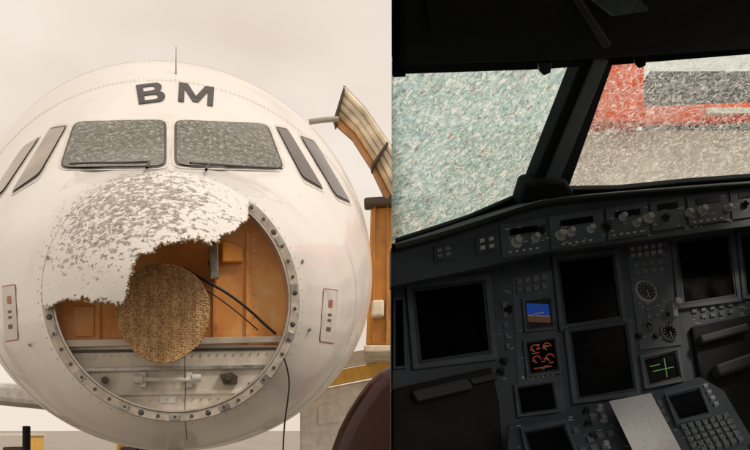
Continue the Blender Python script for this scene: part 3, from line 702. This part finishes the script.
slab('centre_board',[(512,278),(552,270),(566,412),(520,420)],MP,0.0,0.004,m_pan2,ck)
keys([(515,278),(548,272),(549,290),(516,295)],4,2,MP,.004,.014,m_key,.6,'switches',.2)
display([(518,388),(552,383),(556,408),(522,413)],b=4)
keys([(520,374),(555,370),(556,377),(521,381)],7,1,MP,.004,.012,m_keyl,.45)
slab('gear_board',[(626,244),(671,238),(682,345),(640,350)],MP,0.0,0.006,m_pan2,ck)
keys([(629,246),(663,241),(664,254),(630,259)],5,2,MP,.006,.012,m_keyl,.6,'annunciators')
keys([(631,262),(665,257),(666,272),(633,277)],4,2,MP,.006,.012,m_key,.6)
def dial(cx,cy,r_,pl=MP,h0=.006,face=m_scr,bz=m_key):
    c=pl.P(cx,cy,h0); v,f=cylv(c,pl.n,r_*1.18,.012,32,r_*1.1); mk('dial_bezel',v,f,bz,ck,bevel=.002)
    v,f=cylv(c+pl.n*.0125,pl.n,r_*.93,.0015,32); mk('dial_face',v,f,face,ck)
    parts=[]
    a=pl.n.orthogonal().normalized(); b_=pl.n.cross(a)
    for i in range(12):
        t=i*math.pi/6; d=a*math.cos(t)+b_*math.sin(t); e=pl.n.cross(d)*.0014; p=c+pl.n*.0145
        parts.append(prism([p+d*r_*.65+e,p+d*r_*.85+e,p+d*r_*.85-e,p+d*r_*.65-e],pl.n*.001))
    d=a*.6+b_*.8; e=pl.n.cross(d)*.002; p=c+pl.n*.0145; parts.append(prism([p+e,p+d*r_*.7+e,p+d*r_*.7-e,p-e],pl.n*.0014))
    v,f=join(parts); mk('dial_marks',v,f,m_keyl,ck)
dial(645,292,.048,bz=m_knob); dial(668,333,.037); dial(647,327,.022)
keys([(636,308),(660,304),(661,318),(638,322)],3,2,MP,.006,.012,m_key,.5,'switches',.3)
v,f=join([prism([MP.P(x,y,.05) for x,y in [(672,300),(677,299),(679,316),(674,317)]],-MP.n*.05),cylv(MP.P(676,303,.05),MP.n,.018,.025,20)]); mk('gear_lever',v,f,m_knob,ck,bevel=.003)
display([(645,360),(675,352),(680,376),(650,384)],b=5)
for k,(x0,x1,y) in enumerate(((650,660,366),(653,674,371))): slab('readout',[(x0,y),(x1,y-(x1-x0)*.22),(x1,y+.6-(x1-x0)*.22),(x0,y+.6)],MP,.005,.0065,m_eg,ck,0)
slab('readout',[(664,358),(664.6,358),(667.6,377),(667,377)],MP,.005,.0065,m_eg,ck,0)
keys([(500,300),(508,299),(512,350),(505,352)],1,5,MP,.0,.01,m_key,.5)
keys([(405,282),(500,270),(500,274),(405,286)],16,1,MP,.0,.003,m_keyl,.25,'labels',.4)
for x,y in ((503,362),(508,310),(638,337),(654,337),(668,316),(500,372)): knob(x,y,MP,.014,.022,m_knd,0)
keys([(560,247),(615,240),(616,244),(561,251)],9,1,MP,.0,.003,m_keyl,.3,'labels',.3)
keys([(690,308),(735,300),(736,314),(691,322)],5,2,MP,.0,.008,m_key,.5,'switches',.2)
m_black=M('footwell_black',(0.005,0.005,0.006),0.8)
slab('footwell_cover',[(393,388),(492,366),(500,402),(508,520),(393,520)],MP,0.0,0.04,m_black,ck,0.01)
m_tab=M('table_dark',(0.03,0.037,0.045),.5)
slab('folding_table',[(412,390),(466,377),(472,381),(474,388),(418,401)],MP,0.04,0.08,m_tab,ck,0.01)
slab('table_edge',[(470,378),(497,372),(499,378),(474,384)],MP,0.04,0.06,m_tab,ck,0.006)
slab('lower_right_black_slab',[(692,326),(860,292),(860,520),(726,420),(700,372)],MP,0.0,0.03,m_black,ck,0.01)  # near-black slab raised on the panel, not a hollow
slab('foot_rest',[(700,335),(748,322),(752,330),(704,343)],MP,0.03,0.07,m_tab,ck,0.01)
slab('side_console',[(716,364),(790,338),(800,350),(722,376)],MP,0.03,0.09,m_tab,ck,0.015)
slab('pedestal',[(503,520),(508,424),(560,412),(640,397),(700,376),(724,390),(790,500),(800,520)],PP,-0.3,0.0,m_pan,ck,0.006)
display([(525,431),(562,424),(574,452),(534,462)],pl=PP,b=5)
display([(668,396),(698,388),(708,412),(680,419)],pl=PP,b=4)
keys([(679,424),(728,411),(746,440),(695,455)],7,5,PP,.0,.012,m_key,.68,'keypad')
keys([(682,427),(727,415),(742,437),(697,450)],7,5,PP,.012,.0135,m_keyl,.22,'key_legends')
keys([(566,416),(606,408),(622,446),(580,456)],4,4,PP,.0,.009,m_key,.55,'switches',.25)
for i,(x,y) in enumerate(((586,413),(600,410),(588,425),(604,421),(592,438),(606,447))): knob(x,y,PP,.013,.022,m_knob if i%2 else m_knd,0)
keys([(640,402),(662,398),(672,422),(650,427)],3,3,PP,.0,.01,m_key,.55,'switches')
keys([(746,440),(790,430),(800,470),(760,480)],4,4,PP,.0,.01,m_key,.6)
keys([(700,383),(708,381),(722,404),(714,407)],1,4,PP,.0,.01,m_keyl,.5)
def legends(region,pl,nn,h):
    parts=[]; q=[Vector(p) for p in region]
    for i in range(nn):
        c=bil(q,random.random(),random.random()); w_=random.uniform(1.5,5); 
        top=[pl.P(x,y,h+.0015) for x,y in ((c.x,c.y),(c.x+w_,c.y-w_*.14),(c.x+w_,c.y-w_*.14+.7),(c.x,c.y+.7))]
        parts.append(prism(top,-pl.n*.0015))
    v,f=join(parts); mk('legends',v,f,m_keyl,ck)
legends([(512,280),(550,273),(558,380),(520,385)],MP,12,.006)
legends([(628,245),(668,240),(680,344),(642,348)],MP,26,.006)
legends([(500,228),(745,190),(745,222),(505,255)],GP,70,.008)
legends([(510,425),(700,385),(760,450),(520,455)],PP,60,0)
legends([(494,290),(508,288),(514,380),(500,383)],MP,10,0)
legends([(686,306),(750,296),(750,320),(690,324)],MP,14,0)
# paper printout
m_pap,nt=newmat('printout_paper'); L=nt.links.new
out=N(nt,'ShaderNodeOutputMaterial'); b=N(nt,'ShaderNodeBsdfPrincipled'); L(b.outputs[0],out.inputs[0]); b.inputs['Roughness'].default_value=0.8
tc=N(nt,'ShaderNodeTexCoord'); n1=N(nt,'ShaderNodeTexNoise',i_Scale=45.0,i_Detail=3.0); mp=N(nt,'ShaderNodeMapping'); mp.inputs['Scale'].default_value=(1,4,4); L(tc.outputs['Object'],mp.inputs[0]); L(mp.outputs[0],n1.inputs['Vector'])
r=ramp(nt,n1.outputs[0],[(0.35,(0.70,0.71,0.73)),(0.42,(0.90,0.91,0.93))]); L(r.outputs[0],b.inputs['Base Color'])
tlp=N(nt,'ShaderNodeBsdfTranslucent'); tlp.inputs[0].default_value=(.9,.9,.92,1)
vs=[];fs=[];nx,ny=8,24
q=[Vector(p) for p in [(609,401),(651,393),(692,470),(648,482)]]
for j in range(ny+1):
    for i in range(nx+1):
        a=i/nx;b_=j/ny; p=bil(q,a,b_); vs.append(PP.P(p.x,p.y,.04+.022*math.sin(b_*6)+.014*math.sin(a*3+b_*5)))
for j in range(ny):
    for i in range(nx): k=j*(nx+1)+i; fs.append((k,k+1,k+nx+2,k+nx+1))
mk('paper_printout',vs,fs,m_pap,ck,smooth=True)
